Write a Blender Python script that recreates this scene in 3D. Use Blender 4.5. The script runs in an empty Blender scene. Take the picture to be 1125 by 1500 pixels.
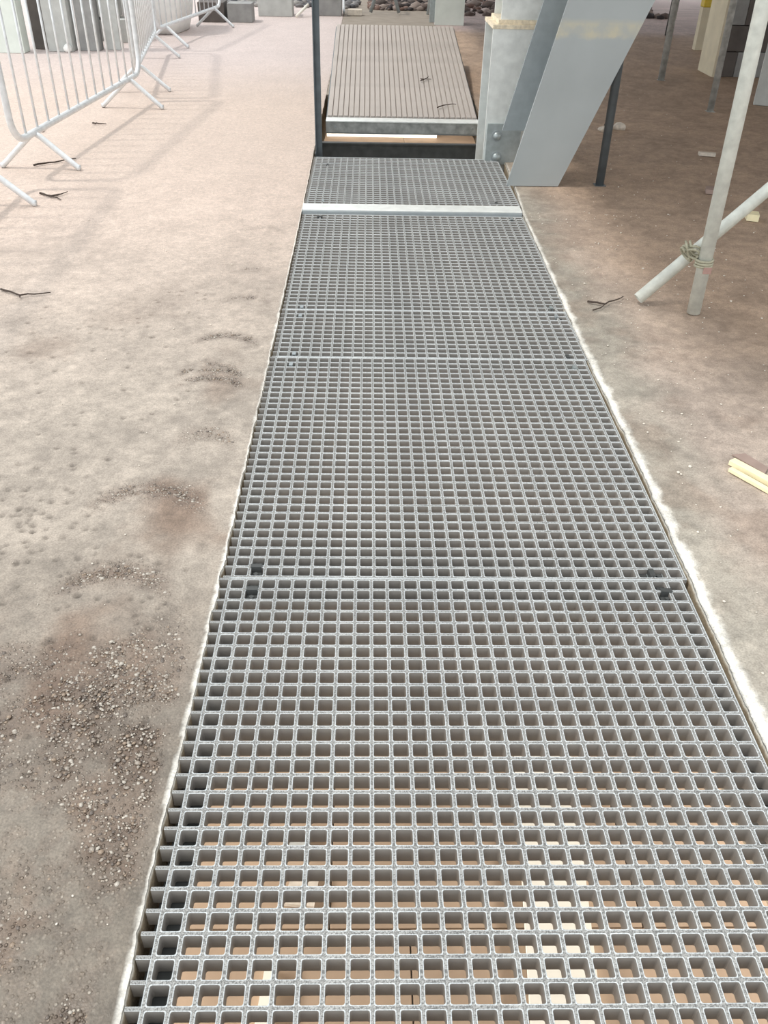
import bpy, bmesh, math, random
import numpy as np
from mathutils import Vector, Matrix
random.seed(7)
rng = np.random.default_rng(11)
C = bpy.context.scene.collection
S = bpy.context.scene

# ------------------------------------------------------------ camera
PIT, YAW, ROL, FPX = 0.623846, 0.0271576, 0.0223602, 1251.92
fw = Vector((math.sin(YAW)*math.cos(PIT), math.cos(YAW)*math.cos(PIT), -math.sin(PIT)))
r0 = Vector((math.cos(YAW), -math.sin(YAW), 0)); u0 = r0.cross(fw)
rr = r0*math.cos(ROL)+u0*math.sin(ROL); uu = -r0*math.sin(ROL)+u0*math.cos(ROL)
cd = bpy.data.cameras.new('camera'); cam = bpy.data.objects.new('camera', cd); C.objects.link(cam)
cd.sensor_fit = 'VERTICAL'; cd.sensor_height = 36; cd.lens = 36*FPX/1500; cd.clip_start = .02; cd.clip_end = 300
cam.matrix_world = Matrix(((rr.x, uu.x, -fw.x, -0.130997), (rr.y, uu.y, -fw.y, -1.596694), (rr.z, uu.z, -fw.z, 1.348514), (0, 0, 0, 1)))
S.camera = cam

# ------------------------------------------------------------ sky, sun, fill lights, exposure
w = bpy.data.worlds.new('sky'); S.world = w; w.use_nodes = True
bg = w.node_tree.nodes['Background']; bg.inputs[0].default_value = (.93, .97, 1, 1); bg.inputs[1].default_value = 1.5
sd = bpy.data.lights.new('sun', 'SUN'); sd.energy = 1.6; sd.angle = math.radians(4.5); sd.color = (1, .95, .88)
so = bpy.data.objects.new('sun', sd); C.objects.link(so)
so.rotation_euler = Vector((-.54, -.06, 1)).to_track_quat('Z', 'Y').to_euler()
def area(name, loc, target, sx, sy, power, col=(1, .96, .90)):
    a = bpy.data.lights.new(name, 'AREA'); a.shape = 'RECTANGLE'; a.size = sx; a.size_y = sy; a.energy = power; a.color = col
    o = bpy.data.objects.new(name, a); C.objects.link(o); o.location = loc
    o.rotation_euler = (Vector(loc)-Vector(target)).to_track_quat('Z', 'Y').to_euler()
# unseen fill lights added to brighten the floor below the slab
area('lower_fill_light', (-1.9, -.2, -.40), (.1, -.2, -1.0), 1.6, .16, 62)
area('lower_fill_light', (2.2, -.2, -.40), (.1, -.2, -1.0), 1.6, .16, 62)
area('lower_fill_light', (.2, 7.6, -.40), (.2, 9.2, -1.0), 2.4, .2, 90)
S.view_settings.view_transform = 'Standard'; S.view_settings.look = 'None'
S.view_settings.gamma = 1; S.view_settings.use_curve_mapping = False; S.view_settings.exposure = 0.0

# ------------------------------------------------------------ noise in numpy
def vnoise(x, y, seed=0):
    xi = np.floor(x).astype(np.int64); yi = np.floor(y).astype(np.int64); fx = x-xi; fy = y-yi
    fx = fx*fx*(3-2*fx); fy = fy*fy*(3-2*fy)
    def h(a, b):
        n = (a*374761393+b*668265263+seed*974634777) & 0x7fffffff
        n = ((n ^ (n >> 13))*1274126177) & 0x7fffffff
        return ((n ^ (n >> 16)) & 0xffff)/65535.
    return (h(xi, yi)*(1-fx)+h(xi+1, yi)*fx)*(1-fy)+(h(xi, yi+1)*(1-fx)+h(xi+1, yi+1)*fx)*fy
def fbm(x, y, s, o=4, seed=0):
    v = 0; a = .5; t = 0
    for k in range(o):
        v = v+a*vnoise(x*s, y*s, seed+k*17); t += a; a *= .5; s *= 2.03
    return v/t
def sm(a, b, v):
    t = np.clip((v-a)/(b-a), 0, 1); return t*t*(3-2*t)

# ------------------------------------------------------------ materials
def lin(r, g, b):
    f = lambda c: c/12.92 if c <= .04045 else ((c+.055)/1.055)**2.4
    return (f(r/255), f(g/255), f(b/255), 1)
def mat(name, col, rough=.6, metal=0, var=.15, scale=8, bump=0, bscale=60, attr=None, spec=.5, col2=None, coat=0):
    m = bpy.data.materials.new(name); m.use_nodes = True; nt = m.node_tree; N = nt.nodes; L = nt.links
    b = N['Principled BSDF']; b.inputs['Roughness'].default_value = rough; b.inputs['Metallic'].default_value = metal
    b.inputs['Specular IOR Level'].default_value = spec
    tc = N.new('ShaderNodeTexCoord'); no = N.new('ShaderNodeTexNoise'); no.inputs['Scale'].default_value = scale; no.inputs['Detail'].default_value = 6
    L.new(tc.outputs['Object'], no.inputs['Vector'])
    rp = N.new('ShaderNodeValToRGB'); L.new(no.outputs['Fac'], rp.inputs[0])
    c2 = col2 or tuple(min(1, c*(1+var)) for c in col[:3])+(1,)
    c1 = col if col2 else tuple(c*(1-var) for c in col[:3])+(1,)
    rp.color_ramp.elements[0].position = .33; rp.color_ramp.elements[0].color = c1
    rp.color_ramp.elements[1].position = .67; rp.color_ramp.elements[1].color = c2
    out = rp.outputs[0]
    if attr:
        at = N.new('ShaderNodeVertexColor'); at.layer_name = attr
        mx = N.new('ShaderNodeMix'); mx.data_type = 'RGBA'; mx.blend_type = 'MULTIPLY'; mx.inputs[0].default_value = 1
        L.new(at.outputs[0], mx.inputs[6]); L.new(out, mx.inputs[7]); out = mx.outputs[2]
    L.new(out, b.inputs['Base Color'])
    if bump:
        n2 = N.new('ShaderNodeTexNoise'); n2.inputs['Scale'].default_value = bscale; n2.inputs['Detail'].default_value = 4
        L.new(tc.outputs['Object'], n2.inputs['Vector'])
        bp = N.new('ShaderNodeBump'); bp.inputs['Strength'].default_value = 1; bp.inputs['Distance'].default_value = bump
        L.new(n2.outputs['Fac'], bp.inputs['Height']); L.new(bp.outputs[0], b.inputs['Normal'])
    m['out'] = 1
    return m
M = {}
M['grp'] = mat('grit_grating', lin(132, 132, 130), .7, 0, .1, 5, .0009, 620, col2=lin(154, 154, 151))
M['lip'] = mat('resin_lip_highlight', lin(196, 202, 204), .42, 0, .1, 5, .0006, 620, col2=lin(222, 227, 227))  # smooth resin rim; its pale colour also paints in the edge highlight
M['wall'] = mat('resin_cell_wall', lin(157, 152, 146), .6, 0, .08, 5, .0004, 300)
# speckle of grit on the grating tops
def speckle(m, scale, lo, hi, amt):
    nt = m.node_tree; N = nt.nodes; L = nt.links; b = N['Principled BSDF']
    src = b.inputs['Base Color'].links[0].from_socket
    tc = N.new('ShaderNodeTexCoord'); n = N.new('ShaderNodeTexNoise'); n.inputs['Scale'].default_value = scale; n.inputs['Detail'].default_value = 2
    L.new(tc.outputs['Object'], n.inputs['Vector'])
    mr = N.new('ShaderNodeMapRange'); mr.inputs[1].default_value = .38; mr.inputs[2].default_value = .62; mr.inputs[3].default_value = lo; mr.inputs[4].default_value = hi
    L.new(n.outputs['Fac'], mr.inputs[0])
    mx = N.new('ShaderNodeMix'); mx.data_type = 'RGBA'; mx.blend_type = 'MULTIPLY'; mx.inputs[0].default_value = amt
    L.new(src, mx.inputs[6]); L.new(mr.outputs[0], mx.inputs[7]); L.new(mx.outputs[2], b.inputs['Base Color'])
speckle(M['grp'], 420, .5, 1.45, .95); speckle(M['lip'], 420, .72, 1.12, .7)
M['galv'] = mat('galvanised_steel', lin(176, 184, 184), .42, .55, .1, 30, .0003, 300)
M['galv_dull'] = mat('weathered_galvanised_steel', lin(160, 167, 169), .5, .3, .06, 22, .0004, 200)
M['tube'] = mat('white_galvanised_tube', lin(222, 225, 216), .5, .2, .12, 26, .0006, 160)
M['tube_dull'] = mat('dull_steel_tube', lin(182, 184, 180), .45, .3, .3, 18, .0006, 160)
M['paint'] = mat('painted_steel_plate', lin(172, 178, 178), .45, .15, .06, 3, .0004, 40)
M['bright_steel'] = mat('pale_steel_edge', lin(232, 235, 231), .35, .1, .08, 20, .0003, 120)
M['barrier'] = mat('barrier_zinc', lin(222, 225, 226), .38, .25, .1, 25, .0004, 200)
M['dark'] = mat('dark_steel', lin(80, 82, 81), .55, .3, .2, 15, .0004, 120)
M['dark_rail'] = mat('dark_painted_rail', lin(100, 108, 112), .45, .3, .15, 15, .0004, 120)
M['rust'] = mat('rust_stain', lin(236, 222, 196), .8, 0, .2, 40, .0008, 200)
M['wood'] = mat('fresh_pine', lin(246, 236, 196), .6, 0, .06, 30, .0005, 100)
M['ply'] = mat('lower_floor_board', lin(172, 150, 128), .7, 0, .12, 4, .0008, 60)
M['white_board'] = mat('white_board', lin(240, 236, 224), .6, 0, .03, 5)
M['cardboard'] = mat('brown_card', lin(158, 138, 128), .8, 0, .08, 20)
M['twig'] = mat('dark_twig', lin(70, 58, 50), .8, 0, .2, 60, .0006, 300)
M['block'] = mat('pale_grey_block', lin(190, 192, 188), .85, 0, .1, 9, .002, 60)
M['block2'] = mat('mid_grey_block', lin(152, 152, 150), .85, 0, .14, 9, .002, 60)
M['block3'] = mat('dark_grey_block', lin(98, 92, 88), .85, 0, .14, 9, .002, 60)
M['bag'] = mat('white_woven_bag', lin(244, 244, 240), .7, 0, .04, 12, .003, 20)
M['pale_green'] = mat('pale_green_paint', lin(222, 230, 222), .5, 0, .05, 8)
M['cream'] = mat('cream_board', lin(216, 206, 180), .7, 0, .06, 8, .001, 60)
M['stone'] = mat('broken_stone', lin(216, 206, 192), .85, 0, .15, 30, .002, 80)
M['rubble'] = mat('rubble', (1, 1, 1, 1), .9, 0, .15, 20, .004, 40, attr='col')
M['pebble'] = mat('aggregate_pebble', (1, 1, 1, 1), .32, 0, .1, 60, 0, 60, attr='col')
M['grit'] = mat('white_grit', lin(222, 214, 200), .7, 0, .15, 60)
M['rope'] = mat('rope_fibre', lin(172, 168, 146), .85, 0, .15, 90, .001, 400)
M['tape'] = mat('pink_tape', lin(170, 136, 126), .6, 0, .08, 30)
M['yellow'] = mat('yellow_plastic', lin(214, 186, 60), .5, 0, .08, 20)
M['ramp'] = mat('dusty_ramp_grating', lin(186, 178, 171), .75, 0, .1, 3, .0008, 250)
M['under'] = mat('slab_soffit', lin(150, 140, 128), .9, 0, .1, 6, .002, 30)

def floor_material():
    m = bpy.data.materials.new('dirty_concrete'); m.use_nodes = True; nt = m.node_tree; N = nt.nodes; L = nt.links
    b = N['Principled BSDF']; tc = N.new('ShaderNodeTexCoord')
    at = N.new('ShaderNodeVertexColor'); at.layer_name = 'col'
    ag = N.new('ShaderNodeVertexColor'); ag.layer_name = 'agg'      # r: bare aggregate, g: gloss
    sep = N.new('ShaderNodeSeparateColor'); L.new(ag.outputs[0], sep.inputs[0])
    def noise(sc, det=4):
        n = N.new('ShaderNodeTexNoise'); n.inputs['Scale'].default_value = sc; n.inputs['Detail'].default_value = det
        L.new(tc.outputs['Object'], n.inputs['Vector']); return n
    n1 = noise(45, 5); n2 = noise(230, 5)
    def mr(src, a, bb, c, d):
        x = N.new('ShaderNodeMapRange'); x.inputs[1].default_value = a; x.inputs[2].default_value = bb; x.inputs[3].default_value = c; x.inputs[4].default_value = d
        L.new(src, x.inputs[0]); return x.outputs[0]
    def math_(op, a, bb):
        x = N.new('ShaderNodeMath'); x.operation = op
        for i, v in enumerate((a, bb)):
            if isinstance(v, (int, float)): x.inputs[i].default_value = v
            else: L.new(v, x.inputs[i])
        return x.outputs[0]
    var = math_('MULTIPLY', mr(n1.outputs['Fac'], .3, .7, .88, 1.1), mr(n2.outputs['Fac'], .3, .7, .78, 1.2))
    # pale stones laid bare
    vo = N.new('ShaderNodeTexVoronoi'); vo.inputs['Scale'].default_value = 120; L.new(tc.outputs['Object'], vo.inputs['Vector'])
    st = mr(vo.outputs['Distance'], .22, .42, 1, 0)
    hue = N.new('ShaderNodeSeparateColor'); L.new(vo.outputs['Color'], hue.inputs[0])
    pick = mr(hue.outputs[0], .45, .55, 0, 1)
    stn = math_('MULTIPLY', math_('MULTIPLY', st, pick), sep.outputs[0])
    mv = N.new('ShaderNodeMix'); mv.data_type = 'RGBA'; mv.blend_type = 'MULTIPLY'; mv.inputs[0].default_value = 1
    L.new(at.outputs[0], mv.inputs[6]); L.new(var, mv.inputs[7])
    ms = N.new('ShaderNodeMix'); ms.data_type = 'RGBA'; L.new(stn, ms.inputs[0]); L.new(mv.outputs[2], ms.inputs[6])
    rp = N.new('ShaderNodeValToRGB'); L.new(hue.outputs[1], rp.inputs[0])
    rp.color_ramp.elements[0].color = lin(150, 134, 118); rp.color_ramp.elements[1].color = lin(214, 205, 190)
    L.new(rp.outputs[0], ms.inputs[7]); L.new(ms.outputs[2], b.inputs['Base Color'])
    L.new(mr(sep.outputs[1], 0, 1, .78, .38), b.inputs['Roughness'])
    n3 = noise(75, 6)
    hgt = math_('ADD', math_('MULTIPLY', math_('MULTIPLY', st, sep.outputs[0]), 1.0), math_('ADD', math_('MULTIPLY', n2.outputs['Fac'], .25), math_('MULTIPLY', n3.outputs['Fac'], .45)))
    bp = N.new('ShaderNodeBump'); bp.inputs['Strength'].default_value = 1; bp.inputs['Distance'].default_value = .0042
    L.new(hgt, bp.inputs['Height']); L.new(bp.outputs[0], b.inputs['Normal'])
    return m
M['floor'] = floor_material()

# ------------------------------------------------------------ mesh helpers
def obj(name, bm, m, parent=None, smooth=False, loc=None):
    me = bpy.data.meshes.new(name)
    if isinstance(bm, bmesh.types.BMesh):
        bm.to_mesh(me); bm.free()
    else: me = bm
    if m is not None and not me.materials: me.materials.append(m)
    if smooth:
        for p in me.polygons: p.use_smooth = True
    o = bpy.data.objects.new(name, me); C.objects.link(o)
    if parent: o.parent = parent
    if loc: o.location = loc
    return o
def tag(o, label, cat, group=None, kind=None):
    o['label'] = label; o['category'] = cat
    if group: o['group'] = group
    if kind: o['kind'] = kind
    return o
def thing(name, label, cat, loc=(0, 0, 0), rotz=0, group=None):
    o = bpy.data.objects.new(name, None); C.objects.link(o); o.location = loc; o.rotation_euler = (0, 0, rotz)
    o.empty_display_size = .05
    return tag(o, label, cat, group)
def bx(bm, x0, x1, y0, y1, z0, z1, bev=0):
    vs = [bm.verts.new((x, y, z)) for x in (x0, x1) for y in (y0, y1) for z in (z0, z1)]
    f = [(0, 1, 3, 2), (4, 6, 7, 5), (0, 4, 5, 1), (2, 3, 7, 6), (0, 2, 6, 4), (1, 5, 7, 3)]
    fs = [bm.faces.new([vs[i] for i in t]) for t in f]
    if bev:
        es = list({e for q in fs for e in q.edges})
        bmesh.ops.bevel(bm, geom=es, offset=bev, segments=2, affect='EDGES', profile=.6)
    return vs
def box(x0, x1, y0, y1, z0, z1, bev=0):
    bm = bmesh.new(); bx(bm, x0, x1, y0, y1, z0, z1, bev); return bm
def tube(pts, r, n=12, bm=None, cap=True, radii=None):
    bm = bm or bmesh.new(); pts = [Vector(p) for p in pts]; rings = []
    prev = None
    for i, p in enumerate(pts):
        if i == 0: t = pts[1]-p
        elif i == len(pts)-1: t = p-pts[-2]
        else: t = (pts[i+1]-p).normalized()+(p-pts[i-1]).normalized()
        t.normalize()
        if prev is None:
            a = Vector((0, 0, 1)) if abs(t.z) < .9 else Vector((1, 0, 0)); s = t.cross(a).normalized()
        else: s = (prev-t*prev.dot(t)).normalized()
        prev = s; u = t.cross(s); R = radii[i] if radii else r
        rings.append([bm.verts.new(p+(s*math.cos(2*math.pi*k/n)+u*math.sin(2*math.pi*k/n))*R) for k in range(n)])
    for a, b in zip(rings, rings[1:]):
        for k in range(n): bm.faces.new((a[k], a[(k+1) % n], b[(k+1) % n], b[k]))
    if cap:
        bm.faces.new(rings[0][::-1]); bm.faces.new(rings[-1])
    return bm
def hollow(p0, p1, r, ri, n=18):
    bm = bmesh.new(); p0 = Vector(p0); p1 = Vector(p1); t = (p1-p0).normalized()
    a = Vector((0, 0, 1)) if abs(t.z) < .9 else Vector((1, 0, 0)); s = t.cross(a).normalized(); u = t.cross(s)
    def ring(p, R): return [bm.verts.new(p+(s*math.cos(2*math.pi*k/n)+u*math.sin(2*math.pi*k/n))*R) for k in range(n)]
    R = [ring(p0, ri), ring(p0, r), ring(p1, r), ring(p1, ri)]
    R.append(R[0])
    for a, b in zip(R, R[1:]):
        for k in range(n): bm.faces.new((a[k], a[(k+1) % n], b[(k+1) % n], b[k]))
    return bm
def prism(poly, depth_axis, d0, d1):
    """poly in the two other axes, extruded along depth_axis."""
    bm = bmesh.new()
    def P(a, b, d): return {'y': (a, d, b), 'x': (d, a, b), 'z': (a, b, d)}[depth_axis]
    A = [bm.verts.new(P(a, b, d0)) for a, b in poly]; B = [bm.verts.new(P(a, b, d1)) for a, b in poly]
    bm.faces.new(A); bm.faces.new(B[::-1]); n = len(poly)
    for i in range(n): bm.faces.new((A[i], B[i], B[(i+1) % n], A[(i+1) % n]))
    bmesh.ops.recalc_face_normals(bm, faces=bm.faces[:]); return bm
def rock(size, seed, flat=.6):
    r = random.Random(seed); bm = bmesh.new(); bmesh.ops.create_icosphere(bm, subdivisions=2, radius=1)
    f = [Vector((r.uniform(-1, 1), r.uniform(-1, 1), r.uniform(-1, 1))).normalized() for _ in range(9)]
    for v in bm.verts:
        d = 1.0
        for n in f:
            c = v.co.normalized().dot(n)
            if c > .55: d = min(d, .72/c)
        v.co = v.co.normalized()*d
        v.co.x *= size; v.co.y *= size*.8; v.co.z *= size*flat
    return bm

# ------------------------------------------------------------ floor slab (left, right, far, near)
EL = ([-3, -.969, -.011, 1.28, 2.95, 3.96, 40], [-.491, -.489, -.481, -.477, -.473, -.478, -.50])
ER = ([-3, -.5, 0, .6, 1.34, 2.58, 2.98, 3.35, 4.0, 40], [.660, .662, .669, .676, .672, .688, .692, .712, .735, .74])
ARCS = [(-.73, -.015, .15, .045, 1.0), (-.72, .34, .17, .048, 1.0), (-.62, .65, .10, .05, .55), (-.67, 1.10, .12, .04, .95), (-.66, 1.02, .13, .03, .8),
        (-.65, 1.365, .13, .03, .8), (-.63, 1.75, .11, .035, .45), (-.63, 2.08, .1, .035, .35), (-.64, 2.66, .1, .04, .3), (-.62, -.27, .14, .05, .8)]
PITS = []
_r = random.Random(3)
for _ in range(85): PITS.append((_r.gauss(-1.02, .10), _r.gauss(.17, .12), _r.uniform(.0055, .009)))
for _ in range(70): PITS.append((_r.uniform(-1.5, -.7), _r.uniform(.3, 1.9), _r.uniform(.0055, .0095)))
for _ in range(60): PITS.append((_r.uniform(-1.0, -.55), _r.uniform(-.6, .1), _r.uniform(.0055, .009)))
def agg_field(x, y):
    a = np.zeros_like(x)
    for (cx, cy, hw, th, s) in ARCS:
        d = (x-cx)/hw; yy = y-(cy+.035-.09*d*d*hw/.15+.02*(fbm(x, y, 22, 3, 5)-.5))
        e = np.exp(-(yy/th)**2)*np.clip(1.15-np.abs(d)**3, 0, 1)*s
        a = np.maximum(a, e*sm(.25, .6, fbm(x, y, 30, 3, 9)+.12))
    near = sm(.05, -.45, y)*sm(-.485, -.54, x)
    lumps = sm(.34, .64, fbm(x, y, 7, 4, 21))*.95
    a = np.maximum(a, near*(lumps*.85+.34*sm(.35, .65, fbm(x, y, 40, 3, 22))))
    return a
def floor_field(X, Y, side):
    n1 = fbm(X, Y, 1.3, 4, 1); n2 = fbm(X, Y, 6, 4, 2); n3 = fbm(X, Y, 26, 4, 3); n4 = fbm(X, Y, .45, 3, 4)
    Z = .004*(n1-.5)+.004*(n2-.5)+.0022*(n3-.5)
    if side < 0:
        far = np.array(lin(206, 188, 175)[:3]); mid = np.array(lin(172, 161, 149)[:3]); nr = np.array(lin(116, 108, 97)[:3])  # bare aggregate to dust; far end also painted paler for light and haze
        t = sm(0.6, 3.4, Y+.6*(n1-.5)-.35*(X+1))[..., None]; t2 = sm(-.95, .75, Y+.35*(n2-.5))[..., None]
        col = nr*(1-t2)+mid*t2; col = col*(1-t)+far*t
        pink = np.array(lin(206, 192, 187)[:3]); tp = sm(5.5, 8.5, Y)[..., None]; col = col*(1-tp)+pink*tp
        # brown grime
        g = (sm(.5, .72, fbm(X, Y, 3.1, 4, 31))*sm(2.2, .2, Y)*.75)[..., None]; col = col*(1-g)+np.array(lin(112, 90, 74)[:3])*g
        a = agg_field(X, Y)
        dk = np.array(lin(104, 86, 72)[:3]); am = np.clip(a*1.0, 0, 1)[..., None]; col = col*(1-am*.8)+dk*am*.8
        Z = Z-.0035*a+.003*a*(fbm(X, Y, 70, 2, 8)-.5)
        gl = np.clip(a*1.2+sm(.1, -.8, Y)*.45, 0, 1)
        for (px, py, pr) in PITS:
            k0 = max(np.searchsorted(Y[:, 0], py-.04)-1, 0); k1 = np.searchsorted(Y[:, 0], py+.04)+1
            m0 = max(np.searchsorted(-X[0], -px-.06)-1, 0); m1 = np.searchsorted(-X[0], -px+.06)+1
            sl = np.s_[k0:k1, m0:m1]; sx = X[sl]; sy = Y[sl]
            e = np.exp(-(((sx-px)/pr)**2+((sy-py)/(pr*1.0))**2))
            Z[sl] -= .007*e*(pr/.01); rim = np.exp(-((np.sqrt((sx-px)**2+(sy-py)**2)/pr-1.7)/.4)**2); Z[sl] += .0013*rim
            col[sl] *= (1-.42*e+.02*rim)[..., None]
        E = np.interp(Y, *EL); d = E-X
    else:
        brown = np.array(lin(178, 154, 133)[:3]); dusty = np.array(lin(172, 158, 146)[:3]); grey = np.array(lin(164, 157, 145)[:3])
        r = (X-.67)
        t = np.clip(sm(.15, .75, r+.35*(n1-.5)+.10*(Y-1))*sm(.2, 1.6, Y+.4*(n2-.5)), 0, 1)[..., None]
        ed = sm(.30, .05, r+.2*(n2-.5))[..., None]
        col = dusty*(1-ed)+grey*ed; col = col*(1-t)+brown*t
        dk = np.array(lin(170, 146, 125)[:3]); t3 = (sm(4.2, 6.2, Y+.8*(n1-.5))*sm(.2, 1.0, r))[..., None]; col = col*(1-t3)+dk*t3
        pink = np.array(lin(186, 168, 164)[:3]); tp = (sm(10.2, 11.0, Y+.3*(n2-.5)))[..., None]; col = col*(1-tp)+pink*tp
        g = (sm(.5, .7, fbm(X, Y, 4.3, 4, 41))*.35*(1-t[..., 0]))[..., None]; col = col*(1-g)+np.array(lin(130, 108, 92)[:3])*g
        # trowel ripples running away from the slot
        rip = fbm(X*5, Y*26, 1, 3, 55); Z = Z+.0035*(rip-.5)*sm(2.4, .8, Y)
        gl = np.zeros_like(X)+.05; a = .25*sm(.62, .75, fbm(X, Y, 9, 3, 77))
        E = np.interp(Y, *ER); d = X-E
    # chalky broken lip along the slot
    lipw = (.002 if side < 0 else .010)+((.007 if side < 0 else .030)*fbm(X*0+side, Y, 18, 4, 61)+(.004 if side < 0 else .016)*(fbm(X*6, Y, 70, 3, 62)-.4))*(sm(3.2, .8, Y)*.8+.2)
    lp = (sm(1.25, .45, d/lipw)*sm(5, 2.6, Y)*(.85))[..., None]
    col = col*(1-lp)+np.array(lin(238, 235, 226)[:3])*lp
    Z = Z-.004*np.exp(-(d/.004)**2)*(.4+n3)+(.0015*lp[..., 0])
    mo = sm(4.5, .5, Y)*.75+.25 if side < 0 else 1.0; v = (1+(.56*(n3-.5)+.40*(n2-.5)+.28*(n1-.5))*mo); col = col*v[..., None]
    # soft rounding away from detail to keep far parts flat
    return Z+.002, np.clip(col, 0, 1), np.clip(a, 0, 1), gl
def rng_cat(*segs):
    out = []
    for a, b, s in segs: out += list(np.arange(a, b-1e-6, s))
    out.append(segs[-1][1]); return np.array(out)
def make_floor(side):
    fine = .006
    if side < 0:
        us = rng_cat((0, 1.02, fine), (1.02, 3.2, .02), (3.2, 12, .25)); ys = rng_cat((-3, -1.1, .04), (-1.1, 1.9, fine), (1.9, 6, .02), (6, 14, .06), (14, 40, .6))
    else:
        us = rng_cat((0, .5, fine), (.5, 3.4, .02), (3.4, 12, .25)); ys = rng_cat((-3, -.6, .04), (-.6, 1.9, fine), (1.9, 6, .02), (6, 14, .06), (14, 40, .6))
    U, Y = np.meshgrid(us, ys)
    E = np.interp(Y, *(EL if side < 0 else ER))
    jit = (fbm(Y*0+3.3*side, Y, 14, 4, 71)-.5)*.010+(fbm(Y*0+1.3*side, Y, 90, 2, 72)-.5)*.004
    X = E+side*(U)+jit*np.exp(-U/.03)
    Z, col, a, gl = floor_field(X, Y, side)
    ny, nx = X.shape; nv = ny*nx
    co = np.stack([X, Y, Z], -1).reshape(-1, 3)
    # edge face going down to the soffit
    ex = X[:, 0]; dz = [-.004, -.012, -.05, -.24]; extra = []
    for k, d in enumerate(dz):
        j2 = (fbm(ys*0+k*7+side, ys, 20, 3, 80+k)-.5)*.006
        extra.append(np.stack([ex+(-side)*(.0012+j2*(.5 if k else 0)), ys, np.full_like(ys, d)], -1))
    co = np.concatenate([co]+extra); idx = np.arange(nv).reshape(ny, nx)
    q = np.stack([idx[:-1, :-1], idx[:-1, 1:], idx[1:, 1:], idx[1:, :-1]], -1).reshape(-1, 4)
    if side < 0: q = q[:, ::-1]
    cols = [idx[:, 0]]+[nv+k*ny+np.arange(ny) for k in range(len(dz))]; fq = []
    for A, B in zip(cols, cols[1:]):
        f = np.stack([A[:-1], B[:-1], B[1:], A[1:]], -1); fq.append(f if side < 0 else f[:, ::-1])
    q = np.concatenate([q[:, ::-1] if side < 0 and False else q]+[f[:, ::-1] for f in fq])
    me = bpy.data.meshes.new('floor'); me.vertices.add(len(co)); me.vertices.foreach_set('co', co.ravel())
    me.loops.add(q.size); me.loops.foreach_set('vertex_index', q.ravel().astype(np.int32))
    me.polygons.add(len(q)); me.polygons.foreach_set('loop_start', np.arange(0, q.size, 4, dtype=np.int32)); me.polygons.foreach_set('loop_total', np.full(len(q), 4, np.int32))
    me.polygons.foreach_set('use_smooth', np.ones(len(q), bool)); me.update(calc_edges=True)
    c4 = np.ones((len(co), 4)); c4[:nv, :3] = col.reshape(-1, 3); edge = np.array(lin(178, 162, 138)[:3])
    n = fbm(ys, ys*0, 9, 3, 5)[:, None]
    for k in range(len(dz)): c4[nv+k*ny:nv+(k+1)*ny, :3] = edge*(.8+.4*n) if k > 0 else np.array(lin(226, 220, 206)[:3])
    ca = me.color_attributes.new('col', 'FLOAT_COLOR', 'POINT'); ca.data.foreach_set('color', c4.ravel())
    g4 = np.zeros((len(co), 4)); g4[:, 3] = 1; g4[:nv, 0] = a.ravel(); g4[:nv, 1] = gl.ravel()
    ca = me.color_attributes.new('agg', 'FLOAT_COLOR', 'POINT'); ca.data.foreach_set('color', g4.ravel())
    me.materials.append(M['floor'])
    o = bpy.data.objects.new('floor', me); C.objects.link(o); o['kind'] = 'structure'
    return o
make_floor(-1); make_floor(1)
def slab_block(x0, x1, y0, y1, z0, z1, name='floor'):
    o = obj(name, box(x0, x1, y0, y1, z0, z1), M['under']); o['kind'] = 'structure'; return o
slab_block(-12, -.49, -3, 40, -.25, -.235); slab_block(.745, 12, -3, 40, -.25, -.235)
slab_block(-.476, .66, -3, -1.30, -.25, -.002); slab_block(-.478, .738, 6.25, 40, -.25, -.002)
# lower storey floor: sheets laid side by side
lower = obj('floor', box(-8, 8, -5, 16, -1.10, -1.012), M['under']); lower['kind'] = 'structure'
for (x0, x1, y0, y1) in [(-1.4, -.226, -.334, .9), (-.222, .66, -.334, .9), (.664, 1.9, -.334, .9), (-1.4, .0, -1.6, -.338), (.004, 1.2, -1.6, -.338), (-1.8, .3, 7.2, 9.6), (.304, 2.4, 7.2, 9.6), (-1.8, .3, 9.604, 12), (.304, 2.4, 9.604, 12)]:
    b = obj('floor_sheet', box(x0, x1, y0, y1, -1.011, -.998+random.uniform(-.002, .002), .002), M['ply'], lower)
tag(obj('white_board', prism([(.287, -.75), (.47, -.75), (.575, .35), (.385, .35)], 'z', -.995, -.975), M['white_board']),
    'long white board lying on the floor below the nearest grating panel', 'board')
tag(obj('white_batten', prism([(-.62, 9.36), (.70, 9.36), (.70, 9.5), (-.62, 9.5)], 'z', -.995, -.93), M['white_board']),
    'white batten on the lower floor seen through the open gap', 'batten')
tag(obj('white_batten', prism([(-.415, -.75), (-.385, -.75), (-.36, -.45), (-.39, -.45)], 'z', -.995, -.97), M['white_board']),
    'short white strip under bottom left of the nearest grating panel', 'batten')
tag(obj('broken_tile', prism([(-.37, -.10), (-.31, -.12), (-.30, -.04), (-.35, -.03)], 'z', -.995, -.975), M['block']),
    'pale broken tile scrap under the left half of the nearest grating', 'tile')
tag(obj('broken_tile', prism([(-.36, -.27), (-.27, -.28), (-.26, -.19), (-.34, -.19)], 'z', -.995, -.98), M['stone']),
    'beige broken tile scrap lying below the nearest grating, left of centre', 'tile')

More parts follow.
